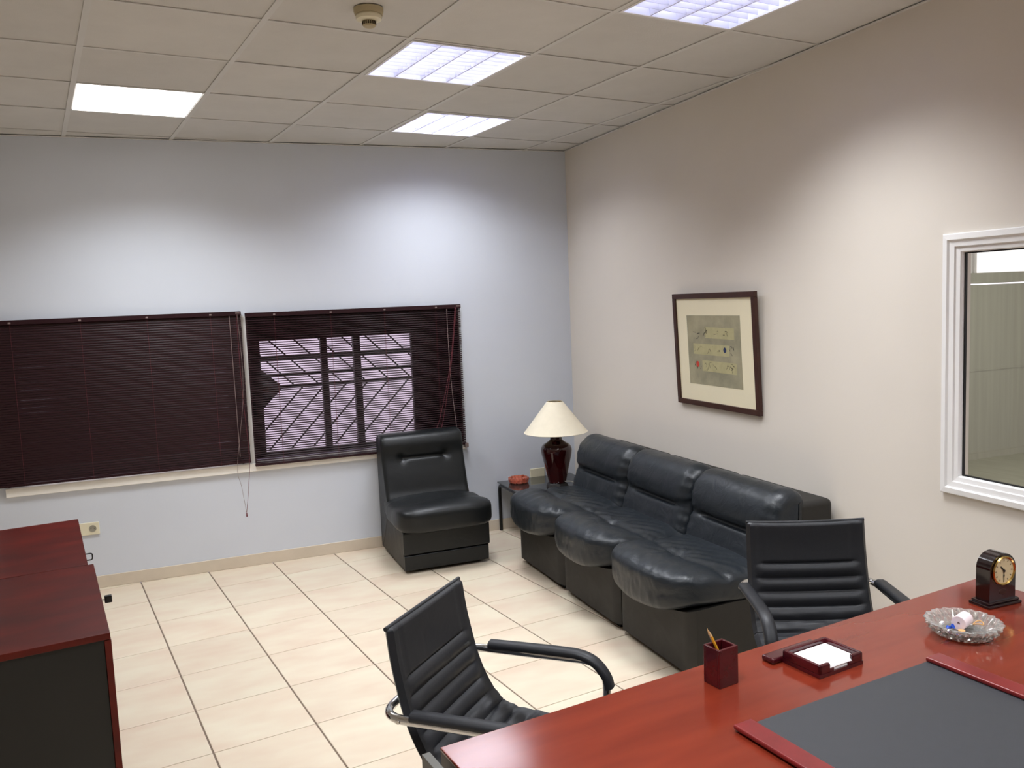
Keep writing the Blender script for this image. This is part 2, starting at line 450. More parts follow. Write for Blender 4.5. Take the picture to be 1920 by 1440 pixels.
def bar(a, b, wd, name='ceiling_bar'):
    dx, dy = b[0] - a[0], b[1] - a[1]; l = math.hypot(dx, dy); nx, ny = -dy / l * wd / 2, dx / l * wd / 2
    P = clip([(a[0] + nx, a[1] + ny), (a[0] - nx, a[1] - ny), (b[0] - nx, b[1] - ny), (b[0] + nx, b[1] + ny)], XL + .001, -.001, YN + .001, -.001)
    if area(P) < .0005: return
    bm = bmesh.new(); add_prism(bm, P, H - .001, H + .0025); finish(bm, name, M['tbar'], ceiling)
for u in range(-4, 9): bar(cg(u, -3), cg(u, 14), .024)
for v in range(-2, 14):
    for u in range(-4, 8): bar(cg(u + .021, v), cg(u + .979, v), .013, 'cross_bar')
boxes('trim_1', M['tbar'], [(XL, 0, -.018, 0, H - .004, H - .0015)], 'ceiling edge strip along the back wall', 'ceiling trim')
boxes('trim_2', M['tbar'], [(-.018, 0, YN, -.018, H - .004, H - .0015)], 'ceiling edge strip along the right wall', 'ceiling trim')

def skirting(name, x0, x1, y0, y1, label):
    bm = bmesh.new(); add_box(bm, x0, x1, y0, y1, 0, .078, bev=.003)
    return tag(finish(bm, name, M['skirt'], smooth=35), label, 'baseboard', kind='structure')
skirting('baseboard_back', XL, -.013, -.012, 0, 'beige tile skirting along the back wall')
skirting('baseboard_right', -.012, 0, YN, 0, 'beige tile skirting along the right wall')
skirting('baseboard_left', XL, XL + .012, YN, -.013, 'beige tile skirting along the left wall')

# ------------------------------------------------------------------ ceiling lights
def louvred(name, loc, label, wt=1.0, spread=None, tube='tube'):
    r = empty(name, (loc[0], loc[1], H), cr, label, 'ceiling light', None)
    bm = bmesh.new(); s = .288
    add_box(bm, -s, s, -s, s, .098, .102)
    for a in (-1, 1):
        add_box(bm, min(a * s, a * (s - .004)), max(a * s, a * (s - .004)), -s, s, .0, .098)
        add_box(bm, -s, s, min(a * s, a * (s - .004)), max(a * s, a * (s - .004)), .0, .098)
    finish(bm, 'housing', M['reflector'], r)
    bm = bmesh.new()
    for a in (-1, 1):
        add_box(bm, *sorted((a * s, a * (s - .012))), -s, s, -.004, .0)
        add_box(bm, -s + .012, s - .012, *sorted((a * s, a * (s - .012))), -.004, .0)
    finish(bm, 'frame', M['white'], r)
    pw = (2 * s - .024) / 4
    for k in range(1, 4):
        x = -s + .012 + k * pw
        bm = bmesh.new()
        pts = [(-.013, .052), (-.007, .02), (-.003, .0), (.003, .0), (.007, .02), (.013, .052)]
        a = [bm.verts.new((x + px, -s + .012, z)) for px, z in pts]; b = [bm.verts.new((x + px, s - .012, z)) for px, z in pts]
        for i in range(len(pts) - 1): bm.faces.new((a[i], a[i + 1], b[i + 1], b[i]))
        bm.faces.new(a); bm.faces.new(b)
        finish(bm, 'divider', M['reflector'], r)
    blade = None
    for k in range(4):
        x = -s + .012 + (k + .5) * pw
        t = sweep('tube', M[tube], [Vector((x, -s + .03, .075)), Vector((x, s - .03, .075))], .011, r)
        for j in range(9):
            y = -s + .012 + (j + 1) * (2 * s - .024) / 10
            if blade is None:
                bm = bmesh.new(); hw = pw / 2 - .004
                pr = [(-.005, .046), (-.001, .004), (.001, .004), (.005, .046)]
                a = [bm.verts.new((-hw, py_, z)) for py_, z in pr]; b = [bm.verts.new((hw, py_, z)) for py_, z in pr]
                for i in range(3): bm.faces.new((a[i], a[i + 1], b[i + 1], b[i]))
                bm.faces.new(a); bm.faces.new(b); bm.faces.new((a[0], b[0], b[3], a[3]))
                o = finish(bm, 'louvre_blade', M['reflector'], r, loc=(x, y, 0)); blade = o
            else:
                o = blade.copy(); COL.objects.link(o); o.parent = r; o.location = (x, y, 0)
    lamp(r, wt, spread); return r

def lamp(r, wt=1.0, spread=None):
    L = bpy.data.lights.new('lamp_light', 'AREA'); L.shape = 'SQUARE'; L.size = .55; L.energy = LAMP_W * wt; L.color = LAMP_COL; L.spread = math.radians(spread) if spread else LAMP_SPREAD
    o = bpy.data.objects.new('lamp_light', L); COL.objects.link(o); o.parent = r; o.location = (0, 0, -.006)
    return o

louvred('ceiling_light', cg(3.5, 4.5), 'square louvred ceiling light nearest the right wall, cut by the top of the photo', 1.0, 116, 'tube_dim')
louvred('ceiling_light', cg(2.5, 2.5), 'square louvred ceiling light beside the smoke detector', .66, 124)
louvred('ceiling_light', cg(3.5, .5), 'small-looking louvred ceiling light near the back right corner', .74, 138, 'tube_bright')
r = empty('ceiling_light', (*cg(.5, .5), H), cr, 'plain white glowing square ceiling light above the blinds, without louvres', 'ceiling light')
box('frame', M['white'], -.288, .288, -.288, .288, .004, .05, parent=r)
box('diffuser', M['opal'], -.28, .28, -.28, .28, -.002, .006, parent=r)
lamp(r, 1.04)
louvred('ceiling_light', cg(.5, 6.5), 'louvred ceiling light on the left behind the viewpoint', 1.5)
louvred('ceiling_light', cg(3.5, 8.5), 'louvred ceiling light over the desk behind the viewpoint', 1.2, 124)

# ------------------------------------------------------------------ smoke detector
r = empty('smoke_detector', (-2.065, -2.665, H), .2, 'cream round smoke detector on a ceiling tile', 'smoke detector'); r.scale = (.98, .98, .85)
lathe('base_ring', M['detector'], [(0, 0), (.056, 0), (.056, -.012), (.053, -.026), (0, -.026)], 40, r)
lathe('body', M['plastic_cream'], [(0, -.026), (.046, -.026), (.050, -.034), (.048, -.046), (.032, -.052), (0, -.052)], 40, r)
lathe('sensor_cap', M['detector'], [(0, -.052), (.024, -.052), (.025, -.070), (.021, -.076), (0, -.077)], 32, r)
sl = None
for k in range(18):
    a = 2 * PI * k / 18
    if sl is None: sl = box('slot', M['slot'], -.001, .0015, -.0022, .0022, -.069, -.055, parent=r, loc=(.0245, 0, 0))
    o = sl if k == 0 else sl.copy()
    if k: COL.objects.link(o); o.parent = r
    o.location = (.0247 * math.cos(a), .0247 * math.sin(a), 0); o.rotation_euler = (0, 0, a)

# ------------------------------------------------------------------ window behind the blinds
def window(name, x0, x1, label, panel):
    r = empty(name, ((x0 + x1) / 2, .12, WZ0)); tag(r, label, 'window', kind='structure')
    X = lambda a: a - (x0 + x1) / 2
    Zt = WZ1 - WZ0
    fz0, fz1 = .04, 1.51 - WZ0
    bm = bmesh.new()
    add_box(bm, X(x0), X(x0) + .012, -.118, 0, 0, Zt); add_box(bm, X(x1) - .012, X(x1), -.118, 0, 0, Zt); add_box(bm, X(x0) + .012, X(x1) - .012, -.118, 0, Zt - .012, Zt)
    add_box(bm, X(x0), X(x0) + .09, 0, .05, 0, Zt); add_box(bm, X(x0) + .09, X(x1), 0, .05, fz1, Zt); add_box(bm, X(x0) + .09, X(x1), 0, .05, 0, fz0)
    finish(bm, 'window_frame', M['darkframe'], r)
    box('shutter_panel', M['darkframe'], X(panel), X(x1), .005, .045, fz0, fz1, parent=r)
    return r, X
r, X = window('window_2', -2.385, WX1, 'window with dark frame behind the right-hand open blind', -1.23)
for a, b in ((-1.885, -1.84), (-1.655, -1.605)):
    box('mullion', M['darkframe'], X(a), X(b), .0, .05, .04, .81, parent=r)
box('glass', M['pane'], X(-2.30), X(-1.23), .02, .026, .04, .81, parent=r)
box('handle', M['gasket'], X(-2.365), X(-2.345), -.04, 0, .30, .45, bev=.004, parent=r)
r, X = window('window_1', WX0, -2.455, 'window with dark frame behind the left-hand closed blind', -2.52)
for a in (-3.35, -2.95): box('mullion', M['darkframe'], X(a), X(a + .05), .0, .05, .04, .81, parent=r)
box('glass', M['pane'], X(WX0 + .09), X(-2.52), .02, .026, .04, .81, parent=r)
boxes('trim_3', M['white'], [(-2.455, -2.385, .0, T, WZ0, WZ1)], 'white post between the two windows', 'window post')
sill = box('trim_4', M['sill'], WX0 - .012, WX1 + .01, -.020, .12, WZ0 - .055, WZ0, bev=.004); tag(sill, 'cream stone window sill under both blinds', 'window sill', kind='structure')

# security grille outside the right window
gr = empty('window_grille', (-1.8, .254, .70), 0, 'dark security grille of diagonal bars outside the right-hand window', 'grille')
for z, h in ((1.385, .032), (1.262, .024), (1.175, .022)):
    box('rail', M['grille'], -.64, .94, -.013, .01, z - .70 - h / 2, z - .70 + h / 2, parent=gr)
gz = 1.175 - .70
def gbar(x0, z0, x1, z1, wd=.010):
    # clip to grille rectangle
    P = clip([(x0, z0), (x1, z1), (x1 + .0001, z1)], -.62, .72, .02, .86) if False else None
    sweep('diagonal_bar', M['grille'], [Vector((x0, 0.012, z0)), Vector((x1, 0.012, z1))], [(-wd / 2, -.004), (wd / 2, -.004), (wd / 2, .004), (-wd / 2, .004)], gr, up=Vector((0, 1, 0)))
k = -3
for i in range(-4, 9):
    x = -.62 + .155 * i       # lower bars rise to the right
    z0, z1 = .03, gz; sl_ = 1.05
    xa, xb = x, x + (z1 - z0) / sl_
    za, zb = z0, z1
    if xa < -.62: za = z0 + (-.62 - xa) * sl_; xa = -.62
    if xb > .72: zb = z1 - (xb - .72) * sl_; xb = .72
    if xb - xa > .03: gbar(xa, za, xb, zb)
for i in range(-2, 8):
    x = -.62 + .17 * i        # upper bars fall to the right
    z0, z1 = .84, gz; sl_ = 1.0
    xa, xb = x, x + (z0 - z1) / sl_; za, zb = z0, z1
    if xa < -.62: za = z0 - (-.62 - xa) * sl_; xa = -.62
    if xb > .72: zb = z1 + (xb - .72) * sl_; xb = .72
    if xb - xa > .03: gbar(xa, za, xb, zb)
bm = bmesh.new(); a = [(-.62, gz + .26), (-.34, gz - .0), (-.62, gz - .27)]
va = [bm.verts.new((x, -.004, z)) for x, z in a]; vb = [bm.verts.new((x, .008, z)) for x, z in a]
bm.faces.new(va); bm.faces.new(vb[::-1])
for i in range(3): bm.faces.new((va[i], va[(i + 1) % 3], vb[(i + 1) % 3], vb[i]))
finish(bm, 'corner_plate', M['grille'], gr)

# outside
b_ = box('ground', M['extground'], -9, 12, .24, 14, -.3, -.25); tag(b_, 'pale paving outside the windows', 'ground', kind='structure')
e = box('garden_wall', M['extwall'], -8, 3, 4.2, 4.4, -.25, 1.62); tag(e, 'pale wall outside seen through the open blind', 'wall')
e = box('tiled_coping', M['extroof'], -2.8, -.75, 4.15, 4.42, 1.60, 1.75, bev=.02); tag(e, 'terracotta coping on the outside wall seen through the blind', 'coping')

# ------------------------------------------------------------------ venetian blinds
def blind(x0, x1, zt, zb, tilt, label, nladders, wand_x, tiltf=None):
    r = empty('venetian_blind', ((x0 + x1) / 2, -.03, zb), 0, label, 'blind')
    W = (x1 - x0) / 2; Ht = zt - zb
    bm = bmesh.new(); add_box(bm, -W, W, -.016, .016, Ht - .028, Ht, bev=.003)
    hr = finish(bm, 'headrail', M['blind'], r, 35)
    box('end_plate', M['cord_pale'], W - .035, W - .008, -.0175, -.016, Ht - .016, Ht - .008, parent=r)
    bm = bmesh.new(); add_box(bm, -W, W, -.010, .010, 0, .016, bev=.003); finish(bm, 'bottom_rail', M['blind'], r, 35)
    # one slat mesh (curved), shared
    def slat_mesh():
        bm = bmesh.new(); n = 5; top = []; d = .0078
        rows = []
        for s in (0, 1):
            row = []
            for i in range(n):
                y = -d + 2 * d * i / (n - 1); z = .0012 * (1 - (y / d) ** 2) - s * .0004
                row.append((bm.verts.new((-W + .002, y, z)), bm.verts.new((W - .002, y, z))))
            rows.append(row)
        for row in rows:
            for a, b in zip(row, row[1:]): bm.faces.new((a[0], b[0], b[1], a[1]))
        for i in (0, n - 1): bm.faces.new((rows[0][i][0], rows[0][i][1], rows[1][i][1], rows[1][i][0]))
        bmesh.ops.recalc_face_normals(bm, faces=bm.faces)
        me = bpy.data.meshes.new('slat'); bm.to_mesh(me); bm.free(); me.materials.append(M['blind'])
        me.polygons.foreach_set('use_smooth', [True] * len(me.polygons)); return me
    sm = slat_mesh()
    n = int((Ht - .05) / .0152)
    for i in range(n):
        z = .024 + i * (Ht - .058) / (n - 1)
        o = bpy.data.objects.new('slat', sm); COL.objects.link(o); o.parent = r
        t = tiltf(i / n) if tiltf else tilt
        o.location = (random.uniform(-.0008, .0008), 0, z); o.rotation_euler = (math.radians(t + random.uniform(-1.5, 1.5)), random.uniform(-.0006, .0006), 0)
    for k in range(nladders):
        x = -W + (k + .5) * 2 * W / nladders
        bm = bmesh.new()
        for y in (-.0095, .0095): add_sweep(bm, [Vector((x, y, .0)), Vector((x, y, Ht - .02))], .0008)
        finish(bm, 'ladder_cord', M['cord'], r)
        box('cord_clip', M['cord_pale'], x - .007, x + .007, -.0178, -.0155, Ht - .022, Ht - .012, parent=r)
    return r, W, Ht
B1, W1, H1 = blind(-3.93, -2.412, 1.722, .710, 72, 'closed maroon venetian blind on the left half of the windows', 4, 0, tiltf=lambda t: 72 if t < .08 else 79)
B2, W2, H2 = blind(-2.388, -.894, 1.708, .680, 24, 'half-open maroon venetian blind behind the armchair', 4, 0)
def cordline(parent, pts, ma, rad, name):
    sweep(name, M[ma], crm([Vector(p) for p in pts], 6), rad, parent)
cordline(B1, [(W1 - .075, -.022, H1 - .03), (W1 - .072, -.024, H1 - .5), (W1 - .07, -.024, .05)], 'clear', .0022, 'tilt_wand')
cordline(B1, [(W1 - .03, -.022, H1 - .02), (W1 - .028, -.025, .5), (W1 - .012, -.025, .05), (W1 - .03, -.028, -.15), (W1 - .055, -.03, -.33)], 'cord', .0014, 'lift_cord')
cordline(B1, [(W1 - .024, -.022, H1 - .02), (W1 - .02, -.025, .5), (W1 - .09, -.025, .0), (W1 - .075, -.028, -.15), (W1 - .055, -.03, -.33)], 'cord_pale', .0012, 'lift_cord')
lathe('cord_tassel', M['cord'], [(0, -.33), (.003, -.331), (.005, -.355), (0, -.358)], 12, B1, loc=(W1 - .055, -.03, 0))
cordline(B2, [(W2 - .11, -.022, H2 - .03), (W2 - .105, -.025, H2 - .5), (W2 - .075, -.025, .12)], 'clear', .0022, 'tilt_wand')
cordline(B2, [(W2 - .045, -.022, H2 - .02), (W2 - .10, -.03, .62), (W2 - .19, -.03, .25), (W2 - .24, -.028, .12)], 'cord', .0018, 'lift_cord')
cordline(B2, [(W2 - .037, -.022, H2 - .02), (W2 - .09, -.03, .64), (W2 - .165, -.03, .25), (W2 - .20, -.028, .12)], 'cord', .0018, 'lift_cord')
box('hold_down_bracket', M['cord_pale'], W2 - .012, W2 + .014, -.014, .02, -.022, .010, bev=.002, parent=B2)

# ------------------------------------------------------------------ sockets
def socket(name, cx, cz, wd, label, holes):
    r = empty(name, (cx, 0, cz), 0, label, 'socket')
    bm = bmesh.new(); add_box(bm, -wd / 2, wd / 2, -.010, 0, -.04, .04, bev=.004, seg=3); finish(bm, 'plate', M['plastic_cream'], r, 35)
    for hx in holes:
        o = lathe('socket_well', M['plastic_grey'], [(.0215, 0), (.0205, .003), (.018, .0015), (0, .0012)], 28, r, loc=(hx, -.0095, 0), rot=(PI / 2, 0, 0))
        for dx in (-.0095, .0095): lathe('pin_hole', M['gasket'], [(0, .0004), (.0025, .0004), (.0025, 0)], 10, r, loc=(hx + dx, -.0108, 0), rot=(PI / 2, 0, 0))
    return r
socket('wall_socket', -3.435, .39, .152, 'cream double wall socket beside the dark red cabinet', (.037,))
socket('wall_socket', -.325, .393, .12, 'cream wall socket plate behind the lamp table', ())

# ------------------------------------------------------------------ inside window in the right wall
r = empty('window_3', (0, -4.21, .89)); tag(r, 'white framed inside window in the right wall', 'window', kind='structure')
def casing(name, y0, y1, z0, z1, prof, ma):
    """picture-frame moulding; prof = (inset, depth) pairs from the outer to the inner edge"""
    bm = bmesh.new(); rings = []
    for ins, d in prof:
        rings.append([bm.verts.new((-d, y, z)) for y, z in ((y0 + ins, z0 + ins), (y1 - ins, z0 + ins), (y1 - ins, z1 - ins), (y0 + ins, z1 - ins))])
    for a, b in zip(rings, rings[1:]):
        for i in range(4): bm.faces.new((a[i], a[(i + 1) % 4], b[(i + 1) % 4], b[i]))
    return finish(bm, name, ma, r)
casing('casing', -.81, .81, 0, 1.02, [(0, -.001), (0, .014), (.004, .019), (.024, .021), (.030, .013), (.036, .012), (.050, .011), (.053, .004), (.070, .002), (.074, -.006), (.074, -.030), (.060, -.034), (.012, -.034)], M['white'])
casing('gasket', -.737, .737, .073, .947, [(0, -.026), (.0, -.016), (.006, -.016), (.006, -.026)], M['gasket'])
box('glass', M['pane'], .022, .028, -.735, .735, .075, .945, parent=r)
# room next door
boxes('wall_back', M['wall_next'], [(0.12, NX0, 0, T, 0, H + .3), (NX0, NX1, 0, T, 0, 1.684), (NX0, NX1, .0, T, 1.698, 1.79), (NX0, NX1, 0, T, NZ1, H + .3), (NX1, 7.5, 0, T, 0, H + .3), (.12, NX0, -.006, 0, .86, .875), (NX0, NX1, -.006, 0, .86, .875)], 'grey-green wall of the room next door, seen through the inside window', 'wall')
boxes('wall_far_right', M['wall_next'], [(7.5, 7.62, YN, T, 0, H + .3)], 'far wall of the room next door', 'wall')
boxes('floor', M['wall_next'], [(.12, 7.5, YN, 0, -.05, 0)], 'pale floor of the room next door', 'floor')
boxes('ceiling', M['ceil_tile'], [(.12, 7.5, YN, 0, H, H + .05)], 'ceiling of the room next door', 'ceiling')
boxes('baseboard_far', M['wall_next'], [(.12, 7.5, -.012, 0, 0, .06)], 'skirting of the room next door', 'baseboard')
r = empty('window_4', (5.55, .04, NZ0)); tag(r, 'bright high strip window in the room next door', 'window', kind='structure')
box('window_frame', M['wall_next'], -1.35, 1.35, -.05, .05, -.100, .0, parent=r)
for x in (-1.29, -1.245): box('mullion', M['white'], x, x + (.016 if x < -1.27 else .03), 0, .04, 0, .65, parent=r)
box('glass', M['pane'], -1.35, 1.35, .02, .026, 0, .65, parent=r)
L = bpy.data.lights.new('neighbour_light', 'AREA'); L.size = 1.2; L.energy = 36; L.color = (1, .98, .9)
o = bpy.data.objects.new('neighbour_light', L); COL.objects.link(o); o.location = (4.0, -2.0, H - .02)

# ------------------------------------------------------------------ picture
r = empty('framed_picture', (-.004, -1.905, 1.068), 0, 'framed abstract print in a wide cream mount above the sofa', 'picture')
tiltm = Matrix.Rotation(-math.atan(.030 / .655), 4, 'Y')
def pbox(name, ma, y0, y1, z0, z1, d0, d1, bev=0, parent=r):
    return box(name, ma, -d1, -d0, y0, y1, z0, z1, bev=bev, parent=parent, mtx=tiltm)
PW, PH = .385, .652; FW = .030
for a, b, c, d in ((-PW, PW, 0, FW), (-PW, PW, PH - FW, PH), (-PW, -PW + FW, FW, PH - FW), (PW - FW, PW, FW, PH - FW)):
    pbox('frame_rail', M['frame_wood'], a, b, c, d, 0.0, .022, bev=.002)
pbox('mount', M['mount'], -PW + FW, PW - FW, FW, PH - FW, .004, .012)
pr = pbox('print', M['print'], -.26 + .015, .26 - .005, .128, .526, .012, .0128)
random.seed(21)
def mark(pts, ma, wd):
    bm = bmesh.new()
    for (a, b), (c, d) in zip(pts, pts[1:]):
        l = math.hypot(c - a, d - b); 
        if l < 1e-5: continue
        nx, nz = -(d - b) / l * wd / 2, (c - a) / l * wd / 2
        vs = [bm.verts.new((-.0132, y, z)) for y, z in ((a + nx, b + nz), (a - nx, b - nz), (c - nx, d - nz), (c + nx, d + nz))]
        bm.faces.new(vs)
    bmesh.ops.transform(bm, matrix=tiltm, verts=bm.verts); return finish(bm, 'printed_mark', ma, pr)
M['bandpaint'] = mat('pale_wash', (176, 168, 128), .9, var=.08, vscale=20)
M['redpaint'] = mat('red_wash', (196, 66, 50), .9, var=.08, vscale=20)
M['bluepaint'] = mat('blue_wash', (44, 54, 92), .9, var=.08, vscale=20)
for z, ya, yb in ((.235, -.20, .12), (.33, -.14, .20), (.425, -.19, .08)):
    mark([(ya, z), (yb, z + .004)], M['bandpaint'], .062)
for q in range(46):
    y = random.uniform(-.18, .19); z = random.choice((.235, .33, .425)) + random.uniform(-.018, .018)
    a = random.uniform(0, PI); l = random.uniform(.006, .02)
    if q % 3: mark([(y - l * math.cos(a), z - l * math.sin(a)), (y + l * math.cos(a), z + l * math.sin(a))], M['ink'], random.uniform(.002, .005))
    else: mark([(y + l * math.cos(a + t), z + l * math.sin(a + t)) for t in (0, .5, 1.0, 1.5, 2)], M['ink'], .0028)
def disc(y, z, rr, ma):
    bm = bmesh.new(); vs = [bm.verts.new((-.0135, y + rr * math.cos(t * PI / 10), z + rr * 1.15 * math.sin(t * PI / 10))) for t in range(20)]
    bm.faces.new(vs); bmesh.ops.transform(bm, matrix=tiltm, verts=bm.verts); finish(bm, 'printed_dot', ma, pr)
disc(.165, .245, .015, M['redpaint']); disc(-.10, .335, .013, M['bluepaint'])
random.seed(5)

# ------------------------------------------------------------------ side table, lamp, ashtray
r = empty('side_table', (-.36, -.365, 0), 0, 'low corner table of black bent tube with a smoked glass top', 'table')
for s in (-1, 1):
    x = s * .288
    p = roundpath([(x, .335, .0), (x, .335, .35), (x, -.335, .35), (x, -.335, 0)], .05)
    sweep('side_frame', M['black_metal'], p, .0125, r, up=Vector((1, 0, 0)))
for y in (-.30, .30): box('cross_rail', M['black_metal'], -.28, .28, y - .01, y + .01, .335, .355, bev=.003, parent=r)
box('glass_top', M['smoke'], -.302, .302, -.345, .345, .363, .371, bev=.002, parent=r)

r = empty('table_lamp', (-.352, -.432, .3716), .3, 'table lamp with ivory cone shade and dark red vase base', 'lamp')
lathe('plinth', M['plinth'], [(0, 0), (.086, 0), (.084, .010), (.074, .030), (.070, .036), (0, .036)], 6, r, smooth=False)
prof = [(0, .036), (.058, .036), (.063, .046), (.077, .11), (.098, .20), (.110, .255), (.110, .285), (.095, .312), (.066, .330), (.046, .346), (.043, .364), (.055, .382), (.058, .390), (.052, .394), (.036, .388), (0, .388)]
pp = [(v.x, v.y) for v in crm([(a, b, 0) for a, b in prof[1:-1]], 4)]
lathe('vase', M['vase'], [(0, .036)] + pp + [(0, .386)], 56, r)
lathe('stem', M['gold'], [(0, .38), (.008, .38), (.008, .617), (0, .617)], 14, r)
sh = lathe('shade', M['shade'], [(.226, .402), (.0565, .622), (.0555, .621), (.2245, .4015), (.226, .402)], 72, r)
bm = bmesh.new(); add_sweep(bm, [Vector((.226 * math.cos(a * PI / 24), .226 * math.sin(a * PI / 24), .403)) for a in range(48)], .0022, True)
finish(bm, 'shade_rim', M['shade'], r, 'all')
bm = bmesh.new()
for a in (0, 2 * PI / 3, 4 * PI / 3): add_sweep(bm, [Vector((0, 0, .612)), Vector((.056 * math.cos(a), .056 * math.sin(a), .618))], .0018)
finish(bm, 'shade_carrier', M['gold'], r)
cz, sz = math.cos(-.3), math.sin(-.3)
pth = [(.03, -.060, .050), (.07, -.085, .050), (.11, -.105, .025), (.135, -.14, .0035), (.14, -.20, .0035), (.12, -.255, .0035)]
sweep('flex', M['flex'], crm([Vector((x * cz - y * sz, x * sz + y * cz, z)) for x, y, z in pth], 6), .0028, r)

r = empty('ashtray', (-.535, -.14, .371), .2, 'orange pressed glass ashtray on the low corner table', 'ashtray')
wob = lambda a, z: 1 + .035 * math.cos(a * 14)
lathe('dish', M['amber'], [(0, 0), (.060, 0), (.070, .008), (.076, .030), (.073, .042), (.064, .042), (.056, .018), (0, .014)], 84, r, wob=wob, smooth=25)
for k in range(3):
    a = 2 * PI * k / 3 + .5
    box('cigarette_rest', M['amber'], -.012, .010, -.008, .008, .036, .046, bev=.003, parent=r, loc=(.067 * math.cos(a), .067 * math.sin(a), 0), rot=(0, 0, a))

# ------------------------------------------------------------------ sofa modules (local frame: +y points to the wall, x runs along the wall)
def gauss(x, s): return math.exp(-(x / s) ** 2)
def sofa_module(y0, y1, label, seed):
    wd = y0 - y1; cy = (y0 + y1) / 2
    r = empty('sofa_module', (-.03, cy, 0), -PI / 2, label, 'sofa', 'black leather sofa modules along the right wall')
    # local: x along the wall, -y out into the room (d = -y)
    hw = wd / 2 - .004
    # base with a front edge that dips in the middle under the cushion
    bm = bmesh.new(); n = 18; prof = []
    F = .785
    def ring(d, zf):
        return [(x, d) for x in []]
    cols = []
    for i in range(n + 1):
        x = -hw + 2 * hw * i / n; u = x / hw
        e = max(0, abs(u) - .93) / .07; d = F - .022 * e * e
        top = .335 - .055 * (1 - u * u)
        cols.append([bm.verts.new((x, -d, .035)), bm.verts.new((x, -d, top)), bm.verts.new((x, -(F - .20), .345)), bm.verts.new((x, -.02, .345)), bm.verts.new((x, -.02, .035))])
    for a, b in zip(cols, cols[1:]):
        for k in range(5): bm.faces.new((a[k], b[k], b[(k + 1) % 5], a[(k + 1) % 5]))
    bm.faces.new(cols[0]); bm.faces.new(cols[-1][::-1])
    es = [e for e in bm.edges if len(e.link_faces) == 2 and e.calc_face_angle(0) > 1.0]
    bmesh.ops.bevel(bm, geom=es, offset=.010, segments=2, affect='EDGES')
    finish(bm, 'base', M['sofa_base'], r, 40)
    box('plinth', M['black_metal'], -hw + .05, hw - .05, -(F - .04), -.05, .0, .036, parent=r)
    # rear frame
    box('back_frame', M['sofa_base'], -hw, hw, -.20, -.0, .04, .745, bev=.028, seg=4, parent=r)
    # seat cushion
    rr = random.Random(seed); ph = rr.uniform(0, 6)
    def dseat(x, y, z, h):
        # x lateral, y: -1 front .. +1 rear
        fx, fy, fz = x, -y, z
        px = x * (hw + .004); d = .44 + fy * .42            # distance from the wall
        if fy > 0: d += .045 * (1 - x * x) * fy ** 2 - .035 * abs(x) ** 5 * fy ** 2
        zz = .405 + z * .082
        if z > 0:
            zz += .026 * gauss(fy - .78, .26) * (1 - .35 * x * x) * z
            cre = fy - .46 + .10 * x * x
            zz -= .013 * gauss(cre, .05) * (1 - .30 * abs(x)) * z
            rx, ry = px, (fy - .44) * .42; rad = math.hypot(rx, ry); th = math.atan2(ry, rx)
            zz -= .018 * gauss(rad, .035) * z
            zz += .0045 * math.cos(9 * th + ph) * gauss(rad - .06, .05) * z
            w1 = math.sin((px * .6 + ry) * 95 + ph + 2.5 * noise.noise(Vector((px * 5 + seed, ry * 5, 0))))
            zz += .0030 * (w1 ** 3) * gauss(fy - .25, .25) * z
            w2 = math.sin((px - ry * .5) * 70 + 3 * ph + 3 * noise.noise(Vector((px * 6, ry * 6 + seed, 1))))
            zz += .0032 * (w2 ** 3) * gauss(fy - .85, .2) * z
            zz -= .02 * abs(x) ** 6 * z
        else:
            if fy > 0: zz -= .050 * (1 - x * x) * fy ** 2 * (-z) + .0
            zz += .035 * abs(x) ** 3 * (-z) * max(0, fy)
        # gathers on the front roll
        g = max(0, fy - .6) / .4
        gn = noise.noise(Vector((px * 26 + seed * 3, seed, z * 1.5))); d += .009 * g * (abs(gn) - .2) * gauss(z, .7)
        s = max(0, abs(x) - .8) / .2
        zz += .003 * s * math.sin(fy * 22 + ph) * (1 if z > 0 else 0)
        nz_ = noise.noise(Vector((px * 7 + seed, d * 7, z * 2))) * .004
        return Vector((px, -d, zz + nz_))
    super_cushion('seat_cushion', M['sofa'], None, (64, 72, 20), 6.5, dseat, r)
    # back cushion
    prof = [(.19, .36), (.33, .37), (.410, .42), (.400, .50), (.375, .565), (.358, .60), (.366, .64), (.358, .70), (.325, .765), (.262, .806), (.19, .80), (.145, .755), (.14, .60), (.15, .45)]
    def dback(x, d, z):
        u = x / hw; o = 0
        o -= .024 * gauss(z - .598, .011) * max(0, 1 - (abs(u) / .74) ** 6) * (1 if d > .3 else 0)
        if d > .28 and z < .6: o -= .006 * (1 - u * u) * gauss(z - .52, .08)
        if d > .28 and z > .6: o += .010 * (1 - u * u) * gauss(z - .69, .1)
        s = max(0, abs(u) - .72) / .28
        if d > .2: o += .003 * s * math.sin(z * 110 + ph)
        if d > .2: o += .003 * noise.noise(Vector((x * 9 + seed, d * 9, z * 9)))
        return o
    loft('back_cushion', M['sofa'], prof, -hw, hw, .075, r, n=34, per=6, disp=dback)
    return r
sofa_module(-.800, -1.475, 'black leather sofa module beside the lamp table', 1)
sofa_module(-1.478, -2.150, 'middle black leather sofa module under the picture', 2)
sofa_module(-2.153, -2.830, 'black leather sofa module nearest the desk, behind the office chair', 3)

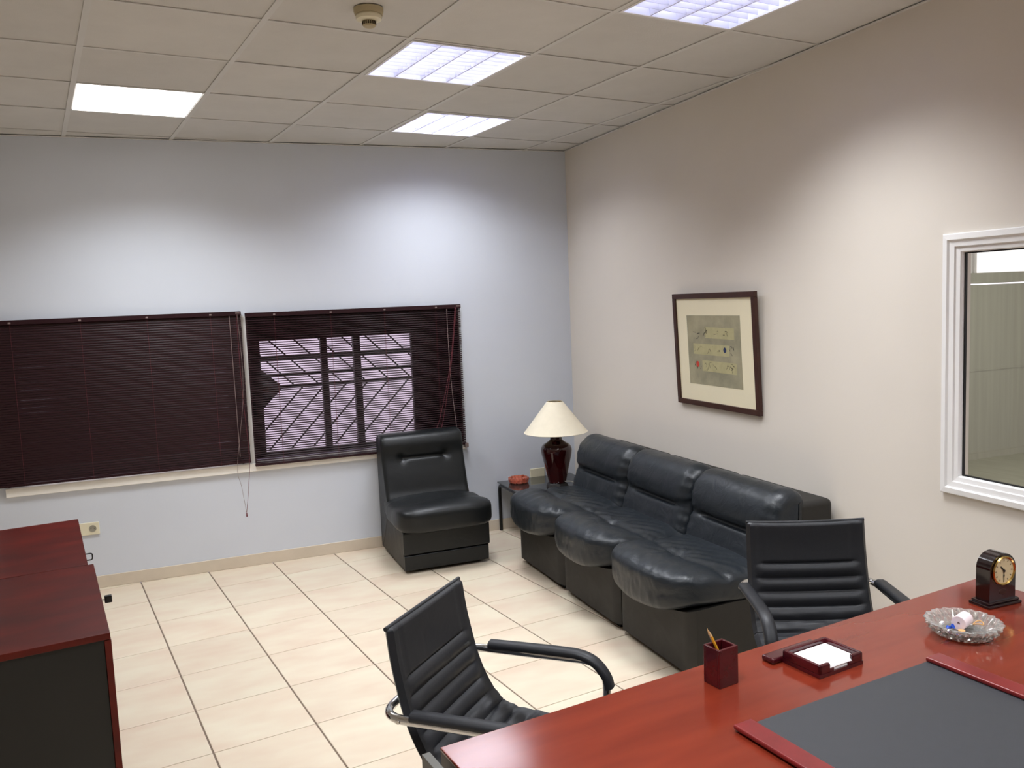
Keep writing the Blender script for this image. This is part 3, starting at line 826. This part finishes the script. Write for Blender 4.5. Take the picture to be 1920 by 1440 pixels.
# ------------------------------------------------------------------ armchair under the window
r = empty('armchair', (-1.280, -.035, 0), 0, 'black buttoned leather armchair without arms in front of the blind', 'armchair')
AW = .295
bm = bmesh.new()
add_box(bm, -AW + .004, AW - .004, -.665, -.06, .028, .29, bev=.008); finish(bm, 'base', M['chair_side'], r, 35)
box('front_panel', M['chair_leather'], -AW + .002, AW - .002, -.690, -.655, .125, .275, bev=.012, seg=3, parent=r)
box('lower_panel', M['chair_leather'], -AW + .006, AW - .012, -.684, -.655, .022, .120, bev=.008, seg=3, parent=r)
for x in (-.23, .23):
    for y in (-.60, -.12): lathe('foot', M['black_metal'], [(0, 0), (.022, 0), (.025, .03), (0, .03)], 16, r, loc=(x, y, 0))
def dac(x, y, z, h):
    fy = -y; px = x * (AW + .028 - (.02 if fy < -.2 else .02 * max(0, 0))); d = .43 + fy * .325
    if fy > .2: px *= 1 + .035 * (fy - .2)
    zz = .345 + z * .070
    if z > 0: zz += .022 * gauss(fy - .72, .33) * z + .014 * (1 - x * x) * z - .012 * gauss(fy - .22, .2) * z * (1 - x * x)
    else: zz -= .022 * max(0, fy) ** 2 * (-z)
    if fy > .5: d += .016 * (fy - .5) * 2 * (1 - x ** 4)
    zz += .002 * noise.noise(Vector((px * 8, d * 8, z)))
    return Vector((px, -d, zz))
super_cushion('seat_cushion', M['chair_leather'], None, (40, 44, 16), 5.5, dac, r)
prof = [(.05, .05), (.12, .06), (.28, .28), (.305, .385), (.275, .46), (.232, .60), (.212, .67), (.205, .72), (.200, .77), (.175, .815), (.115, .835), (.055, .825), (.030, .78), (.035, .60), (.04, .30)]
def dab(x, d, z):
    u = x / AW; o = 0
    if d > .12 and z > .4:
        o -= .020 * gauss(z - .668, .010) * max(0, 1 - (abs(x) / .16) ** 10)
        for bx in (-.155, .155): o -= .018 * gauss(math.hypot(x - bx, (z - .668)), .028)
        o += .006 * gauss(z - .53, .10) * (1 - u ** 4) + .012 * gauss(z - .76, .06) * (1 - u ** 4)
    return o
loft('backrest', M['chair_leather'], prof, -AW, AW, .030, r, n=48, per=7, disp=dab)
for bx in (-.155, .155):
    lathe('button', M['button'], [(0, .010), (.008, .009), (.012, .004), (.012, -.002), (0, -.002)], 18, r, loc=(bx, -.170, .668), rot=(PI / 2 - .3, 0, 0))

# ------------------------------------------------------------------ office chairs
def office_chair(loc, f, label):
    rz = math.atan2(f[1], f[0]) - PI / 2
    r = empty('office_chair', loc, rz, label, 'chair')
    path = crm([(0, 0.000, .852), (0, .010, .77), (0, .024, .70), (0, .044, .62), (0, .072, .55), (0, .112, .49), (0, .17, .458), (0, .26, .448), (0, .38, .452), (0, .47, .452), (0, .525, .430), (0, .540, .40)], 12)
    cum = [0]
    for a, b in zip(path, path[1:]): cum.append(cum[-1] + (b - a).length)
    tot = cum[-1]
    def at(s):
        s = max(0, min(tot, s)); i = max(j for j in range(len(cum)) if cum[j] <= s + 1e-9); i = min(i, len(path) - 2)
        k = (s - cum[i]) / (cum[i + 1] - cum[i]); p = path[i].lerp(path[i + 1], k)
        t = (path[min(i + 2, len(path) - 1)] - path[max(i - 1, 0)]).normalized()
        return p, t
    HWD = .218
    splt = .415       # path length of the backrest
    rib0 = .150; pitch = .052
    def panel(name, s0, s1, hw0, hw1, ribs):
        ns = int((s1 - s0) / .0045); nu = 36; bm = bmesh.new(); F, Bk = [], []
        for i in range(ns + 1):
            s = s0 + (s1 - s0) * i / ns; p, t = at(s); nrm = Vector((0, -t.z, t.y))      # towards the sitter
            if nrm.y < 0 and abs(nrm.y) > abs(nrm.z): nrm = -nrm
            if nrm.z < 0 and abs(nrm.z) >= abs(nrm.y): nrm = -nrm
            fr, br = [], []
            e = min(s - s0, s1 - s); 
            for j in range(nu + 1):
                u = -1 + 2 * j / nu; hw = hw0 + (hw1 - hw0) * i / ns
                x = u * hw; ex = hw - abs(x)
                th = .017 * min(1, (max(0, e) / .010)) ** .5 if e < .01 else .017
                th *= min(1, (ex / .012)) ** .5 if ex < .012 else 1
                inner = abs(x) < HWD - .048
                d = th
                if ribs and s > rib0:
                    k = ((s - rib0) / pitch) % 1; amp = .014 if inner else .014 * max(0, 1 - (abs(x) - (HWD - .048)) / .022)
                    d += amp * (math.sin(PI * k) ** .6 - .55) * (1 if th > .016 else 0)
                elif th > .016:
                    gx = abs(abs(x) - (HWD - .048)); d += -.004 * gauss(gx, .004)
                    gs = abs(s - rib0); d -= .008 * gauss(gs, .005) * (1 if inner else 0)
                if s > splt - .09: d += .006 * noise.noise(Vector((x * 14, s * 45, rz))) * (1 if ex > .012 and min(s - s0, s1 - s) > .01 else 0) * min(1, (s - splt + .09) / .05)
                # slight hollow across the back
                bow = -.012 * (1 - u * u) if name == 'backrest' else -.008 * (1 - u * u)
                q = p + nrm * (d + bow); q2 = p + nrm * (-th * .6 + bow)
                if name == 'backrest': q.z += .004 * abs(u) ** 2 * (1 - s / splt) * 2; q2.z += .004 * abs(u) ** 2 * (1 - s / splt) * 2
                fr.append(bm.verts.new((x, q.y, q.z))); br.append(bm.verts.new((x, q2.y, q2.z)))
            F.append(fr); Bk.append(br)
        for G in (F, Bk):
            for a, b in zip(G, G[1:]):
                for j in range(nu): bm.faces.new((a[j], a[j + 1], b[j + 1], b[j]))
        for i in range(ns):
            bm.faces.new((F[i][0], F[i + 1][0], Bk[i + 1][0], Bk[i][0])); bm.faces.new((F[i][nu], F[i + 1][nu], Bk[i + 1][nu], Bk[i][nu]))
        for i in (0, ns):
            for j in range(nu): bm.faces.new((F[i][j], F[i][j + 1], Bk[i][j + 1], Bk[i][j]))
        bmesh.ops.remove_doubles(bm, verts=bm.verts, dist=.00005)
        return finish(bm, name, M['office'], r, 50)
    panel('backrest', 0, splt, HWD, HWD + .006, True)
    panel('seat', splt - .012, tot, HWD + .006, HWD + .012, True)
    # piping along the top
    p0, t0 = at(0)
    sweep('piping', M['office'], [Vector((-HWD + 2 * HWD * k / 10, -.002 - .012 * (1 - (k / 5 - 1) ** 2), .850 + .008 * (k / 5 - 1) ** 2)) for k in range(11)], .0062, r)
    # chrome frame: one closed tube
    A = .245; zA = .625
    P = [(-A, -.020, zA), (-A, .47, zA + .01), (-A, .44, .015), (-A, -.02, .015), (A, -.02, .015), (A, .44, .015), (A, .47, zA + .01), (A, -.020, zA)]
    pth = roundpath(P, .085, 9, True)
    sweep('frame', M['chrome'], pth, .0125, r, closed=True)
    for s in (-1, 1):
        box('seat_bracket', M['chrome'], min(s * .215, s * A), max(s * .215, s * A), .43, .46, .42, .432, parent=r)
        lathe('screw', M['chrome'], [(0, .003), (.006, .002), (.007, 0), (0, 0)], 14, r, loc=(s * (A + .0115), .045, zA), rot=(0, s * PI / 2, 0))
        ap = [Vector((s * A, y, z)) for y, z in ((.085, zA + .014), (.20, zA + .018), (.32, zA + .021), (.385, zA + .019), (.43, zA + .002), (.462, zA - .035), (.472, zA - .068))]
        sec = [(-.020, -.004), (-.023, .003), (-.020, .012), (-.010, .017), (.010, .017), (.020, .012), (.023, .003), (.020, -.004)]
        sweep('armrest', M['office'], crm(ap, 5), sec, r, smooth=50)
    return r
office_chair((-2.198, -3.543, 0), (.707, -.707), 'black ribbed leather office chair with chrome arms, left, over bare floor')
office_chair((-.685, -3.390, 0), (-.412, -.911), 'black ribbed leather office chair with chrome arms facing the desk by the sofa')

# ------------------------------------------------------------------ cabinet on the left
CR = .1345
def cab(name, p0, ln, proj, label, first):
    r = empty(name, (p0[0], p0[1], 0), CR, label, 'cabinet')
    # local: +y along the run (away from the camera), front at x = 0, depth to -x
    D = .46
    box('carcass', M['black_panel'], -D, -.020, .012, ln - .004, .05, .728, bev=.002, parent=r)
    box('top', M['wood_dark'], -D - .004, -.002, .0, ln, .728, .750, bev=.003, parent=r)
    box('plinth', M['black_panel'], -D + .03, -.05, .03, ln - .03, 0, .05, parent=r)
    for k in range(2):
        a, b = .004 + k * (ln - .008) / 2, (k + 1) * (ln - .008) / 2
        d = box('door', M['wood_dark'], -.020, .0, a, b, .06, .726, bev=.003, parent=r)
        if first:
            yk = a + .70 * (b - a) if k == 1 else b - .08
            kb = empty('key', (0.0, 0, 0)); bpy.data.objects.remove(kb)
            if k == 1:
                kx = box('key', M['chrome'], 0, .026, yk - .002, yk + .002, .632, .640, parent=d)
                box('key_fob', M['black_metal'], .020, .046, yk - .009, yk + .009, .624, .652, bev=.003, parent=d)
        else:
            if k == 0:
                yk = a + .28 if False else .62 * ln
    if not first:
        pth = roundpath([(0, .62 * ln, .655), (.034, .62 * ln, .655), (.034, .62 * ln, .625), (0, .62 * ln, .625)], .010)
        sweep('key', M['black_metal'], pth, .0028, r, up=Vector((0, 1, 0)))
    return r
ux, uy = -math.sin(CR), math.cos(CR)
P0 = (-3.072, -3.045)
cab('low_cabinet', P0, .845, 0, 'dark red wood low cabinet nearest the camera with black side and key in its door', True)
cab('low_cabinet', (P0[0] + ux * .848 - .020, P0[1] + uy * .848), .87, 0, 'dark red wood low cabinet under the blinds, set slightly back from its neighbour', False)

# ------------------------------------------------------------------ desk
DR = .124
r = empty('desk', (-2.343, -4.147, 0), DR, 'large cherry wood office desk in the right foreground', 'desk')
box('desktop', M['wood'], 0, 1.93, -.98, 0, .741, .750, bev=.002, seg=2, parent=r)
box('edge_band', M['wood_edge'], .001, 1.929, -.979, -.001, .700, .741, parent=r)
box('end_panel', M['grey_panel'], -.042, -.022, -.93, .006, 0, .744, bev=.002, parent=r)
box('end_panel', M['grey_panel'], 1.90, 1.926, -.93, -.03, 0, .700, bev=.002, parent=r)
box('modesty_panel', M['black_panel'], -.022, 1.90, -.46, -.44, .12, .700, parent=r)
DZ = .750

# blotter
r = empty('desk_blotter', (-1.380, -4.335, DZ), .105, 'grey desk blotter with red wooden side rails', 'blotter')
bw = .328
box('pad', M['blotter'], -bw + .02, bw - .02, -.43, .0, 0, .0045, bev=.001, parent=r)
for s in (-1, 1):
    bm = bmesh.new(); a, b = sorted((s * (bw - .030), s * (bw + .024)))
    add_box(bm, a, b, -.43, .003, .0045, .016, bev=.004, seg=3); finish(bm, 'side_rail', M['rail'], r, 35)
# things on the desk
r = empty('pencil_holder', (-1.612, -4.160, DZ), .16, 'square dark red wooden pencil holder at the far edge of the desk', 'pencil holder')
bm = bmesh.new(); h = .098; a, b, t = .032, .028, .0075
for q in ((-a, a, -b, -b + t), (-a, a, b - t, b), (-a, -a + t, -b + t, b - t), (a - t, a, -b + t, b - t)): add_box(bm, *q, 0, h, bev=.0018)
add_box(bm, -a + t, a - t, -b + t, b - t, 0, .008); finish(bm, 'body', M['tray'], r, 35)
def pencil(p, d, label, two):
    d = Vector(d).normalized(); r = empty('pencil', p, 0, label, 'pencil')
    q = d.to_track_quat('Z', 'Y'); r.rotation_mode = 'QUATERNION'; r.rotation_quaternion = q
    lathe('barrel', M['pencil'] if not two else M['pencil_dark'], [(0, 0), (.0036, 0), (.0036, .125), (0, .125)], 6, r, smooth=False)
    lathe('tip', M['lead'], [(.0036, .125), (.0008, .143), (0, .143)], 6, r, smooth=False)
    lathe('point', M['ink'], [(.0012, .140), (0, .147)], 6, r, smooth=False)
pencil((-1.592, -4.172, DZ + .012), (-.43, .08, 1), 'yellow pencil leaning in the red wooden holder', False)
pencil((-1.594, -4.163, DZ + .012), (-.40, .06, 1), 'dark pencil leaning behind the yellow one in the red holder', True)

r = empty('memo_tray', (-1.315, -4.185, DZ), .13, 'dark red wooden memo tray with a pen ledge beside the pencil holder', 'tray')
bm = bmesh.new(); W_, D_ = .080, .062
def wallp(pts, z0=0):   # wall with a scooped front
    pass
add_box(bm, -W_, W_, -D_, D_ + .0, 0, .010)
add_box(bm, -W_, -W_ + .012, -D_, D_, .008, .034, bev=.005); add_box(bm, W_ - .012, W_, -D_, D_, .008, .034, bev=.005)
add_box(bm, -W_, W_, D_ - .012, D_, .008, .034, bev=.005)
for s in (-1, 1):
    x0_, x1_ = sorted((s * W_, s * .040)); add_box(bm, x0_, x1_, -D_, -D_ + .012, .008, .034, bev=.005)
    x0_, x1_ = sorted((s * .046, s * .026)); add_box(bm, x0_, x1_, -D_, -D_ + .012, .008, .019, bev=.004)
finish(bm, 'tray_body', M['tray'], r, 35)
bm = bmesh.new(); add_box(bm, -W_ - .035, W_ - .01, D_ - .002, D_ + .040, 0, .016, bev=.006, seg=3); finish(bm, 'pen_ledge', M['tray'], r, 35)
r = empty('memo_paper', (-1.315, -4.185, DZ + .0102), .13, 'stack of white memo paper lying in the dark red tray', 'paper')
for k in range(9):
    bm = bmesh.new(); j = random.uniform(-.0015, .0015); add_box(bm, -.064 + j, .064 + j, -.058 + j, .047, k * .0014, k * .0014 + .0011); finish(bm, 'sheet', M['paper'], r)

# crystal ashtray and its contents
AX, AY = -.848, -4.215
r = empty('crystal_bowl', (AX, AY, DZ), 0, 'cut crystal ashtray bowl full of small odds and ends on the desk', 'bowl')
def cw(a, z): return 1 + (.060 * abs(math.sin(a * 9)) + .030 * math.cos(a * 27 + z * 260)) * min(1, z / .012)
bm = bmesh.new()
add_lathe(bm, [(0, 0), (.060, 0), (.072, .006), (.078, .014), (.085, .020), (.083, .027), (.094, .036), (.093, .041), (.083, .040), (.070, .022), (.058, .013), (0, .011)], 108, wob=cw)
finish(bm, 'dish', M['crystal'], r, False)
r = empty('paper_roll', (AX + .002, AY + .006, DZ + .037), .35, 'small roll of pinkish white paper in the crystal bowl', 'paper roll')
lathe('roll', M['pinkroll'], [(.004, -.026), (.019, -.026), (.0195, -.0245), (.0195, .0245), (.019, .026), (.004, .026), (.004, -.026)], 36, r, rot=(0, PI / 2, 0))
r = empty('push_pin', (AX - .045, AY + .012, DZ + .022), 0, 'blue plastic push pin in the crystal bowl', 'pin')
lathe('head', M['bluepin'], [(0, 0), (.007, 0), (.008, .003), (.004, .006), (.004, .013), (.007, .016), (.007, .018), (0, .018)], 18, r, rot=(.9, .4, 0))
lathe('needle', M['chrome'], [(0, -.012), (.0006, -.009), (.0006, 0)], 6, r, rot=(.9, .4, 0))
r = empty('rubber_band', (AX + .045, AY - .010, DZ + .027), 0, 'tan rubber band curled at the right of the crystal bowl', 'rubber band')
sweep('band', M['tan'], [Vector((.016 * math.cos(t * PI / 12), .010 * math.sin(t * PI / 12), .003 * math.sin(t * PI / 6))) for t in range(24)], .0016, r, closed=True)
r = empty('rubber_band', (AX + .030, AY + .012, DZ + .030), .6, 'tan rubber band lying against the paper roll in the bowl', 'rubber band')
sweep('band', M['tan'], [Vector((.020 * math.cos(t * PI / 12), .007 * math.sin(t * PI / 12), .004 * math.cos(t * PI / 6))) for t in range(24)], .0018, r, closed=True)
r = empty('white_clip', (AX - .050, AY + .028, DZ + .028), .4, 'small white plastic clip beside the blue pin in the bowl', 'clip')
box('clip_body', M['white'], -.010, .010, -.004, .004, 0, .008, bev=.002, parent=r)
r = empty('cork', (AX - .028, AY - .018, DZ + .014), .4, 'small brown cork stub at the left of the bowl', 'cork')
lathe('cork_body', M['tan'], [(0, 0), (.008, 0), (.009, .010), (0, .010)], 16, r)

# clock
r = empty('mantel_clock', (-.566, -4.088, DZ), -.02, 'small arched dark wood mantel clock with gold rim at the desk corner', 'clock')
box('base', M['clockwood'], -.068, .068, -.036, .036, 0, .010, bev=.003, parent=r)
box('base_step', M['clockwood'], -.063, .063, -.031, .031, .010, .018, bev=.003, parent=r)
bm = bmesh.new(); hw = .0525; zc = .112; pts = [(-hw, .018)]
for k in range(21):
    a = PI - PI * k / 20; pts.append((hw * math.cos(a), zc + hw * .92 * math.sin(a)))
pts.append((hw, .018))
fa = [bm.verts.new((x, -.024, z)) for x, z in pts]; fb = [bm.verts.new((x, .024, z)) for x, z in pts]
bm.faces.new(fa); bm.faces.new(fb[::-1]); n = len(pts)
for i in range(n): bm.faces.new((fa[i], fa[(i + 1) % n], fb[(i + 1) % n], fb[i]))
bmesh.ops.bevel(bm, geom=[e for e in bm.edges if e.calc_face_angle(0) > 1.2], offset=.003, segments=2, affect='EDGES')
finish(bm, 'case', M['clockwood'], r, 35)
zd = .1085
lathe('bezel', M['gold'], [(.0385, 0), (.0445, .001), (.045, .005), (.042, .008), (.0385, .005), (.0385, 0)], 56, r, loc=(0, -.024, zd), rot=(PI / 2, 0, 0))
lathe('dial', M['dial'], [(0, .003), (.0385, .003), (.0385, 0)], 48, r, loc=(0, -.0241, zd), rot=(PI / 2, 0, 0))
bm = bmesh.new()
for k in range(12):
    a = k * PI / 6; mtx = Matrix.Translation((0, -.0276, zd)) @ Matrix.Rotation(a, 4, 'Y'); add_box(bm, -.0009, .0009, -.0002, .0002, .029, .035, mtx=mtx)
finish(bm, 'hour_marks', M['ink'], r)
def hand(name, ang, ln, wd):
    bm = bmesh.new(); mtx = Matrix.Translation((0, -.0284, zd)) @ Matrix.Rotation(ang, 4, 'Y'); add_box(bm, -wd / 2, wd / 2, -.0004, .0004, -.006, ln, mtx=mtx)
    v = [bm.verts.new(mtx @ Vector(c)) for c in ((-wd * 1.3, 0, ln * .5), (0, 0, ln), (wd * 1.3, 0, ln * .5), (0, 0, ln * .3))]; bm.faces.new(v); finish(bm, name, M['ink'], r)
hand('hour_hand', -math.radians(42), .020, .0028); hand('minute_hand', math.radians(180), .028, .0024)
lathe('hub', M['ink'], [(0, .003), (.0035, .0025), (.004, 0)], 14, r, loc=(0, -.028, zd), rot=(PI / 2, 0, 0))
o = lathe('plaque', M['plaque'], [(0, .0016), (.011, .0014), (.012, 0)], 28, r, loc=(0, -.024, .043), rot=(PI / 2, 0, 0)); o.scale = (1.25, .75, 1)
